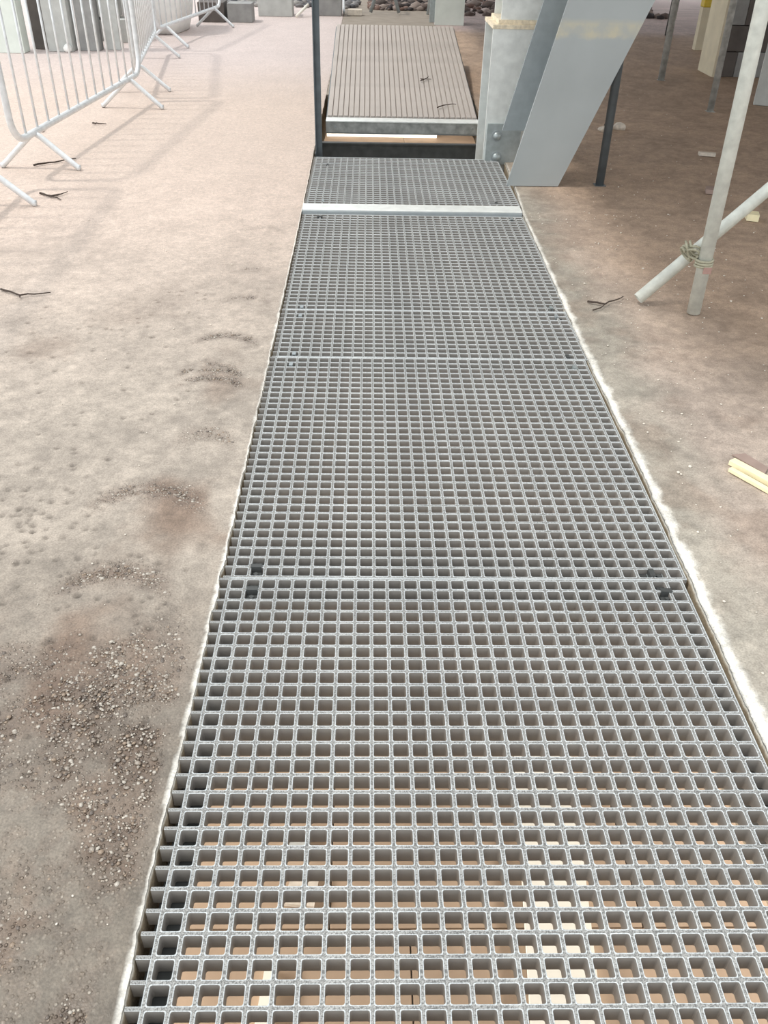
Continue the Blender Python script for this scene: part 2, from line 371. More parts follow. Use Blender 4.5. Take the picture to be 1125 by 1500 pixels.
# ------------------------------------------------------------ moulded grating
def sector_mesh(name, hx, hy, n, axis, stub0=0, edge0=False, edge1=False, stubs=None):
    """One bar between two rows of cells. axis 'y': runs along y with n cells; edge0/edge1: no cell on that side (panel rim)."""
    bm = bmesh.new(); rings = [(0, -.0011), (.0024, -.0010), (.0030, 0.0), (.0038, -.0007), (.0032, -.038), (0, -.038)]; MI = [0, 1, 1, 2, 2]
    ha, hb = (hx, hy) if axis == 'y' else (hy, hx)      # ha across the bar, hb along it
    def P(a, b, z): return (a, b, z) if axis == 'y' else (b, a, z)
    for s in (-1, 1):
        if (s < 0 and edge0) or (s > 0 and edge1):
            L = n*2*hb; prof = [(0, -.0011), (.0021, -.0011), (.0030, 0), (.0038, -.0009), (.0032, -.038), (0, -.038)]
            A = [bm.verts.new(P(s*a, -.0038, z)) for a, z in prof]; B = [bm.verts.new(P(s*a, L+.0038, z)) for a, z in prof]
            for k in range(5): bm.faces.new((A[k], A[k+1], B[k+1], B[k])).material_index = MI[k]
            bm.faces.new(A); bm.faces.new(B); continue
        for j in range(n):
            cy = (2*j+1)*hb; loops = []
            for i, (d, z) in enumerate(rings):
                A_, B_ = ha-d, hb-d; r = 0 if i in (0, 5) else max(.0034-max(0, .0037-d)*.6, .0015)
                if r == 0: pts = [(-A_, -B_), (-A_, -B_*.8), (-A_, B_*.8), (-A_, B_)]
                else:
                    q = r*(1-.7071); pts = [(-A_+q, -B_+q), (-A_, -B_+r), (-A_, B_-r), (-A_+q, B_-q)]
                loops.append([bm.verts.new(P(s*(ha+a), cy+b, z)) for a, b in pts])
            for i, (a, b) in enumerate(zip(loops, loops[1:])):
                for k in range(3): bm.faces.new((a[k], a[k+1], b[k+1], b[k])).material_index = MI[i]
    if stubs:
        f0 = len(bm.faces); bx(bm, -stubs, -.0030, -.0032, .0032, -.038, -.0004)
        bm.faces.ensure_lookup_table()
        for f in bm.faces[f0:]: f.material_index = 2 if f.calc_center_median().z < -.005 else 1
        bx(bm, -stubs, -.0030, -.0024, .0024, -.037, .0001)
    bmesh.ops.recalc_face_normals(bm, faces=bm.faces[:])
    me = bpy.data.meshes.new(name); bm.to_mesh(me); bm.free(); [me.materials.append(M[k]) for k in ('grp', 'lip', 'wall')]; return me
def link(name, me, parent, loc):
    o = bpy.data.objects.new(name, me); C.objects.link(o); o.parent = parent; o.location = loc; return o
def grating(label, x0, y0, px, py, nx, ny, z=0, stub=.027, cut=None):
    t = thing('floor_grating', label, 'grating', (x0, y0, z)); hx, hy = px/2, py/2
    mid = sector_mesh('bearing_bar', hx, hy, ny, 'y'); le = sector_mesh('bearing_bar', hx, hy, ny, 'y', edge1=True); re = sector_mesh('bearing_bar', hx, hy, ny, 'y', edge1=True)
    # left-hand rim bar has cells on its right; right-hand rim bar on its left
    lm = sector_mesh('bearing_bar', hx, hy, ny, 'y', edge0=True); rm = re
    for i in range(nx+1): link('bearing_bar', lm if i == 0 else rm if i == nx else mid, t, (i*px, 0, 0))
    a = sector_mesh('cross_bar', hx, hy, nx, 'x', stubs=stub); b = sector_mesh('cross_bar', hx, hy, nx, 'x', edge0=True, stubs=stub); c = sector_mesh('cross_bar', hx, hy, nx, 'x', edge1=True, stubs=stub)
    for j in range(ny+1): link('cross_bar', b if j == 0 else c if j == ny else a, t, (0, j*py, 0))
    return t
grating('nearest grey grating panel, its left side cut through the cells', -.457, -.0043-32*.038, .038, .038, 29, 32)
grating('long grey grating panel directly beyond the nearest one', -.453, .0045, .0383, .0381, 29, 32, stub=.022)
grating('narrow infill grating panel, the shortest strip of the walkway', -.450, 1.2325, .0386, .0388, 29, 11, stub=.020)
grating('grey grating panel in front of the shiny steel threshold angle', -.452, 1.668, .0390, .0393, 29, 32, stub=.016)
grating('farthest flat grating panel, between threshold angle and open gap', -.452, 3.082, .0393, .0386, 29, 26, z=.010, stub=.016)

# threshold angle
t = thing('threshold_angle', 'shiny galvanised steel angle across the walkway between two gratings', 'steel angle', (.107, 2.95, 0))
obj('top_leg', prism([(.010, .0125), (.016, .0165), (.114, .0165), (.114, .0115), (.012, .0115)], 'x', -.577, .577), M['bright_steel'], t)
obj('front_leg', prism([(-.002, -.036), (.004, .008), (.0099, .0124), (.0119, .0114), (.0119, -.036)], 'x', -.577, .577), M['galv_dull'], t)  # same steel as the top leg; darker material paints its shaded front
# beams under the joints and bearers along the slot sides
def beam(y, w, z1, label, h=.16):
    t = thing('support_beam', label, 'beam', (.10, y, z1-h))
    x0, x1 = -.576, .554
    obj('flange', box(x0, x1, -w/2, w/2, h-.012, h), M['dark'], t); obj('flange', box(x0, x1, -w/2, w/2, 0, .012), M['dark'], t)
    obj('web', box(x0, x1, -.006, .006, .0121, h-.0121), M['dark'], t)
beam(0, .155, -.0390, 'dark steel beam under the joint of the two nearest gratings')
beam(1.229, .155, -.0390, 'dark steel beam under the near edge of the narrow infill grating')
beam(1.662, .155, -.0390, 'dark steel beam under the far edge of the narrow infill grating')
beam(3.01, .155, -.0390, 'dark steel beam under the shiny threshold angle')
def bearer(x0, x1, y0, y1, label):
    t = thing('bearer_angle', label, 'steel angle', ((x0+x1)/2, (y0+y1)/2, -.14)); hx = (x1-x0)/2; hy = (y1-y0)/2; s = -1 if x0 < 0 else 1
    obj('top_leg', box(-hx, hx, -hy, hy, .0930, .1005), M['dark'], t)
    obj('side_leg', box(*sorted((s*hx, s*(hx-.008))), -hy, hy, 0, .0929), M['dark'], t)
bearer(-.474, -.418, -1.29, -.079, 'dark steel angle carrying the left side of the nearest grating')
bearer(.615, .652, -1.29, -.079, 'dark steel angle carrying the right side of the nearest grating')
for (y0, y1, nm) in [(.079, 1.150, 'second'), (1.308, 1.583, 'narrow infill'), (1.741, 2.931, 'third long')]:
    bearer(-.468, -.42, y0, y1, 'dark steel angle carrying the left side of the %s grating' % nm)
    bearer(.62, .664, y0, y1, 'dark steel angle carrying the right side of the %s grating' % nm)
bearer(-.464, -.42, 3.09, 4.08, 'dark steel angle carrying the left side of the farthest flat grating')
bearer(.64, .700, 3.09, 3.95, 'dark steel angle carrying the right side of the farthest flat grating')

# dark cross beam in the open gap
t = thing('gap_beam', 'deep dark steel beam crossing the open gap beyond the farthest flat grating', 'beam', (.12, 4.76, -.32))
obj('web', box(-.59, .60, 0, .012, .012, .262), M['dark'], t); obj('flange', box(-.59, .60, -.02, .02, .2621, .272), M['dark'], t); obj('flange', box(-.59, .60, 0, .12, 0, .0119), M['dark'], t)

# ------------------------------------------------------------ ramp with ribbed deck and channel
RA = math.atan2(.33, 2.50); RL = 2.52
t = thing('access_ramp', 'dusty ribbed grey ramp rising away beyond the open gap', 'ramp', (.128, 5.34, 0)); W = .562
deck = obj('deck_plate', box(-W, W, 0, RL, -.022, -.008), M['ramp'], t); deck.rotation_euler = (RA, 0, 0); deck.location = (0, 0, .012)
rib = None
for i in range(28):
    x = -W+.020+i*(2*W-.04)/27
    if rib is None:
        rb = bmesh.new(); bx(rb, -.0155, .0155, .0, RL, -.0085, .002, .002)
        rib = bpy.data.meshes.new('rib'); rb.to_mesh(rib); rb.free(); rib.materials.append(M['ramp'])
    o = link('rib', rib, deck, (x, 0, 0))
for s in (-1, 1):
    c, sn = math.cos(RA), math.sin(RA)
    obj('side_plate', prism([(.02, -.004), (RL*c, RL*sn-.005), (RL*c, .0015), (.30, .0015)], 'x', s*(W+.0005), s*(W+.008)), M['dark_rail'], t)
obj('end_plate', box(-W, W, RL*math.cos(RA)-.012, RL*math.cos(RA)-.002, .002, RL*math.sin(RA)-.014), M['dark_rail'], t)
t = thing('channel_beam', 'galvanised steel channel forming the near edge of the ribbed ramp', 'beam', (.128, 5.33, -.090))
obj('top_flange', box(-.568, .566, -.13, -.001, .084, .093, .002), M['bright_steel'], t)
obj('web', box(-.568, .566, -.118, -.108, .010, .0835), M['tube_dull'], t)
obj('bottom_flange', box(-.568, .566, -.108, -.01, .0, .0095), M['galv_dull'], t)
for x in (-.50, .52): obj('bolt', tube([(x, -.124, .05), (x, -.119, .05)], .008, 6), M['galv'], t)

# ------------------------------------------------------------ clips
def clip(x, y, z, label, rotz=0, group=None, m='dark'):
    t = thing('grating_clip', label, 'clip', (x, y, z), rotz)
    k = .0135; obj('saddle', prism([(-.030, -.017), (-.030, -.014), (-.0065, -.014), (-.0065, .0035), (.0065, .0035), (.0065, -.014), (.030, -.014), (.030, -.017), (.0040, -.017), (.0040, .0010), (-.0040, .0010), (-.0040, -.017)], 'x', -k, k), M[m], t)
    for yy in (-.031, .0068): obj('edge', box(-k, k, yy-.001, yy+.001, -.0139, -.0125), M['galv'], t)
    obj('bolt', tube([(0, -.019, -.0139), (0, -.019, -.007)], .006, 6), M['dark'], t)
    return t
CL = [(-.401+.002, .0045+.0381, 0, 'dark clip left, just beyond the nearest joint', 0, 'dark'), (-.4, -.0043-.038, 0, 'dark clip left, just before the nearest joint', 0, 'dark'),
      (.58, .0045+.019, 0, 'dark clip right, lying sideways just beyond the nearest joint', math.pi/2, 'dark'), (.597, -.0043-.038, 0, 'dark clip right, just before the nearest joint', 0, 'dark'),
      (-.392, 1.235+.0388*.5, 0, 'small clip left, far side of the second joint', math.pi/2, 'galv_dull'), (-.397, 1.166, 0, 'small clip left, near side of the second joint', math.pi/2, 'galv_dull'),
      (.603, 1.252, 0, 'dark clip right, far side of the second joint', math.pi/2, 'dark'), (.612, 1.166, 0, 'pale clip right, near side of the second joint', math.pi/2, 'galv'),
      (-.392, 1.688, 0, 'small clip left, far side of the third joint', math.pi/2, 'galv_dull'), (-.392, 1.60, 0, 'small clip left, near side of the third joint', math.pi/2, 'galv_dull'),
      (.622, 1.71, 0, 'pale clip right, far side of the third joint', math.pi/2, 'galv'), (.628, 1.62, 0, 'dull clip right, near side of the third joint', math.pi/2, 'galv_dull'),
      (-.375, 2.886, 0, 'dark clip left, just in front of the shiny threshold angle', 0, 'dark'), (.62, 2.886, 0, 'pale clip right, just in front of the shiny threshold angle', math.pi/2, 'galv'),
      (-.37, 3.14, .010, 'pale clip left, just behind the shiny threshold angle', math.pi/2, 'galv'), (.57, 3.14, .010, 'dark clip right, just behind the shiny threshold angle', math.pi/2, 'dark'),
      (-.375, 3.90, .010, 'dark clip left, at the far edge of the last flat grating', math.pi/2, 'dark')]
for (x, y, z, lb, r, m) in CL: clip(x, y, z, lb, r, m=m)

# ------------------------------------------------------------ handrail post at the gap
t = thing('handrail_post', 'tall dark grey steel post at the left edge of the open gap', 'post', (-.447, 4.30, -.20))
obj('web', box(-.021, -.015, -.022, .022, 0, 2.4), M['dark_rail'], t)
obj('flange', box(-.0149, .021, .0165, .0225, 0, 2.4), M['dark_rail'], t)
obj('fixing_plate', box(-.024, -.0211, -.05, .05, .02, .19), M['dark_rail'], t)
for z in (.06, .15): obj('bolt', tube([(-.0149, -.004, z), (-.006, -.004, z)], .009, 6), M['galv'], t)

# ------------------------------------------------------------ column and diagonal brace
t = thing('steel_column', 'pale galvanised H-section column with rust stained splice beside the gap', 'column', (.75, 4.10, -1.0))
X0 = .598-.75
obj('flange', box(X0, X0+.30, -.015, .005, 0, 1.735, .001), M['bright_steel'], t); obj('flange', box(X0, X0+.30, .375, .395, 0, 1.735, .001), M['bright_steel'], t)
obj('web', box(-.012, .012, .0051, .3749, 0, 1.734), M['galv_dull'], t)
obj('splice_plate', box(X0-.004, X0+.304, -.022, .40, 1.7351, 1.757, .002), M['rust'], t); obj('splice_plate', box(X0+.03, X0+.30, .0, .37, 1.7571, 1.780, .002), M['rust'], t)
obj('upper_flange', box(X0+.045, X0+.285, .012, .030, 1.7801, 3.60, .001), M['bright_steel'], t); obj('upper_flange', box(X0+.045, X0+.285, .33, .348, 1.7801, 3.60, .001), M['bright_steel'], t)
obj('upper_web', box(.0, .018, .0301, .3299, 1.7801, 3.60), M['galv_dull'], t)
g = obj('gusset_plate', box(.610-.75, .82-.75, -.036, -.0151, .985, 1.225, .001), M['galv'], t)
for (bxx, bz) in ((.672, 1.155), (.679, 1.032)):
    bm = bmesh.new(); bmesh.ops.create_uvsphere(bm, u_segments=16, v_segments=8, radius=.026)
    for v in bm.verts: v.co = Vector((v.co.x, v.co.z*.7 if v.co.z < 0 else v.co.z*.2, v.co.y))
    o = obj('bolt_head', bm, M['galv'], t, smooth=True, loc=(bxx-.75, -.040, bz)); tube
    obj('washer', tube([(bxx-.75, -.0361, bz), (bxx-.75, -.041, bz)], .034, 20), M['galv_dull'], t)
# stain bands on the painted plate
def stained(m, z0, z1):
    nt = m.node_tree; N = nt.nodes; L = nt.links; b = N['Principled BSDF']; src = b.inputs['Base Color'].links[0].from_socket
    tc = N.new('ShaderNodeTexCoord'); sp = N.new('ShaderNodeSeparateXYZ'); L.new(tc.outputs['Object'], sp.inputs[0])
    no = N.new('ShaderNodeTexNoise'); no.inputs['Scale'].default_value = 12; no.inputs['Detail'].default_value = 6; L.new(tc.outputs['Object'], no.inputs['Vector'])
    ad = N.new('ShaderNodeMath'); ad.operation = 'MULTIPLY_ADD'; L.new(no.outputs['Fac'], ad.inputs[0]); ad.inputs[1].default_value = .06; L.new(sp.outputs[2], ad.inputs[2])
    rp = N.new('ShaderNodeValToRGB'); e = rp.color_ramp.elements
    mr = N.new('ShaderNodeMapRange'); mr.inputs[1].default_value = z0; mr.inputs[2].default_value = z1; L.new(ad.outputs[0], mr.inputs[0]); L.new(mr.outputs[0], rp.inputs[0])
    e[0].color = (0, 0, 0, 1); e[0].position = .05; e[1].color = (0, 0, 0, 1); e[1].position = .95
    for p in (.25, .7): x = e.new(p); x.color = (1, 1, 1, 1)
    ml = N.new('ShaderNodeMath'); ml.operation = 'MULTIPLY'; L.new(rp.outputs[0], ml.inputs[0])
    m2 = N.new('ShaderNodeMapRange'); m2.inputs[1].default_value = .4; m2.inputs[2].default_value = .6; m2.inputs[3].default_value = .25; m2.inputs[4].default_value = .9; L.new(no.outputs['Fac'], m2.inputs[0]); L.new(m2.outputs[0], ml.inputs[1])
    mx = N.new('ShaderNodeMix'); mx.data_type = 'RGBA'; L.new(ml.outputs[0], mx.inputs[0]); L.new(src, mx.inputs[6]); mx.inputs[7].default_value = lin(204, 198, 174); L.new(mx.outputs[2], b.inputs['Base Color'])
stained(M['paint'], .775, .885)
t = thing('diagonal_brace', 'wide grey steel brace leaning right in front of the column', 'brace', (.82, 3.5, .006))
def bp(x, z): return (x-.82, z-.006)
z1 = 2.6
def ex(xa, za, xb, zb, z): return xa+(xb-xa)*(z-za)/(zb-za)
obj('front_flange', prism([bp(.673, .007), bp(.971, .007), bp(ex(.971, .007, 1.347, .942, z1), z1), bp(ex(.673, .007, .899, .934, z1), z1)], 'y', 0, .018), M['paint'], t)
obj('rear_flange', prism([bp(.664, .242), bp(.95, .242), bp(ex(.95, .24, 1.24, .908, z1), z1), bp(ex(.664, .246, .826, .908, z1), z1)], 'y', .30, .318), M['galv_dull'], t)
obj('web', prism([bp(.775, .03), bp(.790, .03), bp(.790+.244*1.66, 1.69), bp(.775+.244*1.66, 1.69)], 'y', .0181, .2999), M['paint'], t)
tag(obj('base_shoe', prism([(.80, 3.52), (.97, 3.52), (.95, 3.66), (.82, 3.68)], 'z', -.06, .0125), M['dark']), 'dark packing under the foot of the grey steel brace', 'packer')

# ------------------------------------------------------------ props and scaffold tubes
HC = 2.62
def prop(x, y, label, r=.0242, m='tube_dull', tilt=(0, 0), plate=True):
    t = thing('steel_prop', label, 'prop', (x, y, .0))
    obj('tube', hollow((0, 0, .006), (tilt[0], tilt[1], HC-.008), r, r-.004), M[m], t, smooth=True)
    if plate: obj('base_plate', box(-.032, .032, -.032, .032, .0035, .0058), M[m], t)
    obj('head_plate', box(tilt[0]-.06, tilt[0]+.06, tilt[1]-.06, tilt[1]+.06, HC-.0079, HC-.0005), M[m], t)
    return t
prop(1.226, 3.557, 'dull steel prop standing behind the wide grey brace', m='dark_rail')
prop(2.608, 7.213, 'thin dull steel prop farthest back on the right', r=.03, m='tube_dull')
o_ = tag(obj('dark_pole', tube([(3.62, 10.5, .004), (3.68, 10.5, HC-.01)], .048, 14), M['dark'], smooth=True), 'thick dark purple-grey pole behind the farthest steel prop', 'pole')
prop(2.603, 5.777, 'long steel prop in front of the dark block pier', r=.026, tilt=(-.02, 0))
prop(1.191, 1.662, 'stout pale galvanised tube nearest on the right', r=.0265, m='tube', plate=False, tilt=(-.04, 0))
p0 = Vector((.985, 1.752, .026)); p1 = Vector((1.46, 1.86, .45)); d = (p1-p0).normalized()
tag(obj('scaffold_tube', hollow(p0, p0+d*2.2, .0242, .0205), M['tube'], smooth=True), 'pale diagonal scaffold tube resting on the floor and crossing the stout upright tube', 'tube')
# rope lashing
t = thing('rope_lashing', 'knotted pale rope binding the diagonal tube to the upright tube', 'rope', (1.155, 1.70, .235))
cr = random.Random(5)
def coil(cx, cy, cz, ax, R, turns, name='rope_loop', rad=.0065, wob=.006):
    ax = Vector(ax).normalized(); s = ax.cross(Vector((0, 0, 1) if abs(ax.z) < .9 else (1, 0, 0))).normalized(); u = ax.cross(s); pts = []
    n = int(turns*18)
    for k in range(n+1):
        a = 2*math.pi*k/18; pts.append(Vector((cx, cy, cz))+(s*math.cos(a)+u*math.sin(a))*(R+cr.uniform(-wob, wob)*.3)+ax*((k/n-.5)*.030+cr.uniform(-1, 1)*wob*.15))
    obj(name, tube(pts, rad, 8), M['rope'], t, smooth=True)
coil(.030, -.038, -.022, (.0, 0, 1), .031, 3, rad=.005)
coil(-.012, .04, -.010, tuple(d), .031, 3, rad=.005)
coil(-.008, -.010, .008, (.5, .6, .6), .022, 2, rad=.005)
coil(-.028, .015, .022, (.8, -.3, .3), .019, 2, rad=.005)
obj('tape_end', box(.020, .052, -.078, -.072, -.055, -.030, .002), M['tape'], t)

# ------------------------------------------------------------ crowd barriers
def rounded(p, L, zb, zt, r, n=6):
    pts = []
    for (cx, cz, a0) in ((L/2-r, zb+r, -90), (L/2-r, zt-r, 0), (-L/2+r, zt-r, 90), (-L/2+r, zb+r, 180)):
        for k in range(n+1):
            a = math.radians(a0+90*k/n); pts.append((0, cx+r*math.cos(a), cz+r*math.sin(a)))
    return pts
def loop_tube(pts, r, n=12):
    bm = bmesh.new(); pts = [Vector(p) for p in pts]; m = len(pts); rings = []
    for i, p in enumerate(pts):
        t = (pts[(i+1) % m]-pts[i-1]).normalized(); s = Vector((1, 0, 0)); u = t.cross(s)
        rings.append([bm.verts.new(p+(s*math.cos(2*math.pi*k/n)+u*math.sin(2*math.pi*k/n))*r) for k in range(n)])
    for i in range(m):
        a, b = rings[i], rings[(i+1) % m]
        for k in range(n): bm.faces.new((a[k], a[(k+1) % n], b[(k+1) % n], b[k]))
    bmesh.ops.recalc_face_normals(bm, faces=bm.faces[:]); return bm
frame_me = leg_me = bar_me = None
def barrier(p0, p1, label, feet=(.26, .30), span=.24, L=None):
    global frame_me, leg_me, bar_me
    a = Vector(p0); b = Vector(p1); c = (a+b)/2; dv = b-a; Lb = 2.36; rz = math.atan2(-dv.x, dv.y)
    t = thing('crowd_barrier', label, 'barrier', (c.x, c.y, 0), rz, 'galvanised crowd barriers standing in a row')
    if frame_me is None:
        bm = loop_tube(rounded(None, Lb, .205, 1.10, .13), .019); frame_me = obj('frame', bm, M['barrier'], t, smooth=True).data
        bar_me = bpy.data.meshes.new('upright'); bm = tube([(0, 0, .21), (0, 0, 1.095)], .0075, 8); bm.to_mesh(bar_me); bm.free(); bar_me.materials.append(M['barrier'])
        for p in bar_me.polygons: p.use_smooth = True
        bm = bmesh.new()
        leg_me = bpy.data.meshes.new('leg')
        tube([(0, 0, .200), (.03, 0, .185), (.225, 0, .018), (.238, 0, .018)], .0165, 10, bm)
        bm.to_mesh(leg_me); bm.free(); leg_me.materials.append(M['barrier'])
        for p in leg_me.polygons: p.use_smooth = True
    else: link('frame', frame_me, t, (0, 0, 0))
    for k in range(13): link('upright', bar_me, t, (0, -Lb/2+.165+k*(Lb-.33)/12, 0))
    for y in (-Lb/2+.27, Lb/2-.27-.02):
        link('leg', leg_me, t, (0, y, 0)); o = link('leg', leg_me, t, (0, y, 0)); o.rotation_euler = (0, 0, math.pi)
    for z in (.45, .85):
        o = obj('hook', tube([(0, Lb/2+.019, z), (0, Lb/2+.045, z), (0, Lb/2+.045, z-.04)], .007, 8), M['galv_dull'], t, smooth=True)
    return t
barrier((-2.06, .92), (-2.10, 3.27), 'nearest barrier, only one foot showing at the left edge', )
barrier((-2.083, 3.46), (-1.90, 5.81), 'barrier with both feet in full view at the upper left')
barrier((-1.965, 5.93), (-2.28, 8.27), 'barrier seen almost edge-on behind the fully visible one')
barrier((-2.31, 8.46), (-1.98, 10.80), 'distant barrier standing before the white bag')
barrier((-2.55, 12.40), (-.20, 12.52), 'farthest barrier, crossing the background at the top')

# ------------------------------------------------------------ ceiling over the right hand bay
o = obj('ceiling', box(-.30, 9, .8, 16, HC, HC+.22), M['under']); o['kind'] = 'structure'

# ------------------------------------------------------------ stored material, upper left
def slab(x0, x1, y0, y1, z1, m, name, label, cat, group=None, lean=0, rz=0, bev=.006, z0=.004):
    cx, cy = (x0+x1)/2, (y0+y1)/2
    o = obj(name, box(x0-cx, x1-cx, y0-cy, y1-cy, 0, z1, bev), M[m], loc=(cx, cy, z0)); o.rotation_euler = (lean, 0, rz); return tag(o, label, cat, group)
slab(-4.62, -4.10, 8.20, 8.34, 1.3, 'block', 'concrete_slab', 'pale upright slab at the far left edge of the stack', 'slab')
slab(-3.97, -3.58, 8.12, 8.30, 1.3, 'pale_green', 'concrete_slab', 'near white upright slab, lightest of the standing stack', 'slab')
slab(-3.57, -3.40, 8.42, 8.56, 1.3, 'block3', 'concrete_slab', 'narrow dark slab between the near white slab and a pale one', 'slab')
slab(-3.39, -3.14, 8.28, 8.46, 1.3, 'block', 'concrete_slab', 'pale upright slab just right of the narrow dark one', 'slab')
slab(-3.09, -2.89, 8.36, 8.52, 1.3, 'block2', 'concrete_slab', 'mid grey upright slab near the right end of the stack', 'slab')
slab(-2.86, -2.70, 8.46, 8.60, 1.3, 'block', 'concrete_slab', 'narrow pale slab ending the upright stack', 'slab')
o = tag(obj('foam_lump', rock(.05, 3, .9), M['bag'], loc=(-3.18, 8.23, .045), smooth=True), 'small white lump at the foot of the grey upright slabs', 'lump')
slab(-3.30, -2.92, 9.10, 9.50, .20, 'block2', 'stone_block', 'lowest grey block under the heap beside the white bag', 'block', 'stacked grey blocks')
slab(-2.91, -2.64, 9.0, 9.3, .22, 'block', 'stone_block', 'pale block on the floor just left of the white bag', 'block', 'stacked grey blocks')
slab(-3.30, -2.86, 9.12, 9.40, .16, 'block', 'stone_block', 'pale block on the second layer of the heap', 'block', 'stacked grey blocks', z0=.232, rz=.06)
slab(-3.36, -2.72, 9.12, 9.50, .05, 'block3', 'stone_block', 'thin dark sheet on top of the grey block heap', 'sheet', z0=.40, rz=-.05)
# bulk bag
bm = bmesh.new(); bmesh.ops.create_cube(bm, size=1); bmesh.ops.subdivide_edges(bm, edges=bm.edges[:], cuts=9, use_grid_fill=True)
br = random.Random(8)
for v in bm.verts:
    p = v.co; n = float(fbm(np.array([p.x*2+5]), np.array([p.z*2+p.y]), 2.5, 3, 3)[0])-.5
    b = 1+.22*math.cos(p.z*math.pi)*(1)-.0; d = Vector((p.x, p.y, 0)); k = max(abs(p.x), abs(p.y))*2
    rd = math.hypot(p.x, p.y)+1e-6; rnd = (k*.5)/rd; f = .55+.45*rnd
    v.co = Vector((p.x*b*f*.98+n*.10, p.y*b*f*.9+n*.12, (p.z+.5)*.95+.10*n*(p.z > .3)))
t = thing('bulk_bag', 'big white woven bag standing behind the distant barriers', 'bag', (-2.80, 10.16, .006))
obj('body', bm, M['bag'], t, smooth=True)
for x in (-.33, .33): obj('lifting_loop', tube([(x-.10, -.30, .8), (x-.06, -.32, 1.15), (x+.06, -.32, 1.15), (x+.1, -.30, .8)], .018, 8), M['bag'], t, smooth=True)
slab(-2.30, -1.97, 10.98, 11.35, .22, 'block3', 'crate', 'dark grey crate right of the white bag', 'crate')
slab(-1.93, -1.62, 11.00, 11.32, .21, 'block2', 'crate', 'grey crate behind the last foot of the distant barrier', 'crate')
slab(-1.62, -1.16, 11.75, 12.1, .25, 'block', 'stone_block', 'large pale pinkish block in the background left of the dark post', 'block')
slab(-.90, -.50, 11.95, 12.3, .22, 'block2', 'stone_block', 'grey block behind the dark handrail post', 'block')
o = tag(obj('white_stick', tube([(-1.10, 11.66, .02), (-.95, 11.88, .14)], .018, 8), M['white_board'], smooth=True), 'short bright white stick propped left of the dark handrail post', 'stick')
slab(-.42, -.22, 12.05, 12.2, .07, 'stone', 'rubble_block', 'small pale block on the far edge, right of the dark post', 'block')
# trestles
def trestle(x, y, label):
    t = thing('trestle_leg', label, 'trestle', (x, y, .003))
    for s in (-1, 1): obj('leg', tube([(s*.20, 0, .02), (0, .0, .60)], .024, 10), M['galv_dull'], t, smooth=True)
    obj('head', tube([(0, -.05, .60), (0, .35, .60)], .024, 10), M['galv_dull'], t, smooth=True)
trestle(.10, 12.30, 'grey A-shaped trestle behind the top of the ribbed ramp')
tag(obj('leaning_bar', tube([(.70, 12.2, .02), (.82, 12.5, .9)], .022, 10), M['galv'], smooth=True), 'slim bright bar leaning beside the far white column', 'bar')
# far column
t = thing('far_column', 'white-green steel column standing behind the top right of the ramp', 'column', (.90, 11.15, .003))
obj('front_flange', box(-.17, .21, -.02, 0, .0, 2.61, .002), M['pale_green'], t); obj('web', box(.01, .03, .0001, .3, 0, 2.61), M['galv_dull'], t); obj('rear_flange', box(-.22, .21, .3001, .32, 0, 2.61, .002), M['galv'], t)
# right side pier
t = thing('block_pier', 'dark grey blockwork pier at the upper right with a pale side board', 'pier', (3.42, 7.62, .003))
for k in range(12):
    z = k*.218
    for (a, b) in (((-.22, .10), (.104, .42)) if k % 2 else ((-.22, -.05), (-.046, .42))):
        obj('block', box(a, b, -.16, .2, z, z+.212, .004), M['block3' if (k+int(a*10)) % 3 else 'block2'], t)
obj('side_board', prism([(-.19, 0), (.24, 0), (.24, 2.55), (-.19, 2.55)], 'x', -.262, -.228), M['cream'], t)
slab(3.05, 3.75, 5.95, 6.03, 1.1, 'block', 'white_sheet', 'pale white sheet behind the stout tube at the right edge', 'sheet', rz=-.35)
t = thing('yellow_post', 'yellow topped pale post behind the pier side board', 'post', (3.62, 9.3, .003))
obj('shaft', box(-.06, .06, -.05, .05, 0, .42, .004), M['cream'], t); obj('cap', box(-.06, .06, -.06, .06, .4201, .50, .01), M['yellow'], t)

# ------------------------------------------------------------ debris
def chunk_field(n, fx, sizes, cols, name, m, label, cat, zf=lambda x, y: .004, flat=.6, seed=2, sub=1):
    r = random.Random(seed); base = bmesh.new(); bmesh.ops.create_icosphere(base, subdivisions=sub, radius=1)
    bv = np.array([v.co[:] for v in base.verts]); bf = np.array([[v.index for v in f.verts] for f in base.faces]); base.free()
    V = []; F = []; K = []
    for i in range(n):
        p = fx(r)
        if p is None: continue
        s = r.uniform(*sizes)*(1 if r.random() < .8 else 1.5); sc = np.array([s, s*r.uniform(.6, 1), s*flat*r.uniform(.7, 1.1)]); a = r.uniform(0, 6.28)
        v = bv*sc*(1+np.array([[r.uniform(-.18, .18)] for _ in bv])); v = np.stack([v[:, 0]*math.cos(a)-v[:, 1]*math.sin(a), v[:, 0]*math.sin(a)+v[:, 1]*math.cos(a), v[:, 2]], -1)
        F.append(bf+len(V)*len(bv)); V.append(v+np.array([p[0], p[1], zf(*p[:2])+s*flat*.35])); K.append(np.tile(np.array(cols[r.randrange(len(cols))]), (len(bv), 1)))
    V = np.concatenate(V); F = np.concatenate(F); K = np.concatenate(K)
    me = bpy.data.meshes.new(name); me.from_pydata(V.tolist(), [], F.tolist()); me.polygons.foreach_set('use_smooth', np.ones(len(F), bool))
    ca = me.color_attributes.new('col', 'FLOAT_COLOR', 'POINT'); ca.data.foreach_set('color', K.ravel()); me.materials.append(M[m])
    o = bpy.data.objects.new(name, me); C.objects.link(o); return tag(o, label, cat, kind='stuff')
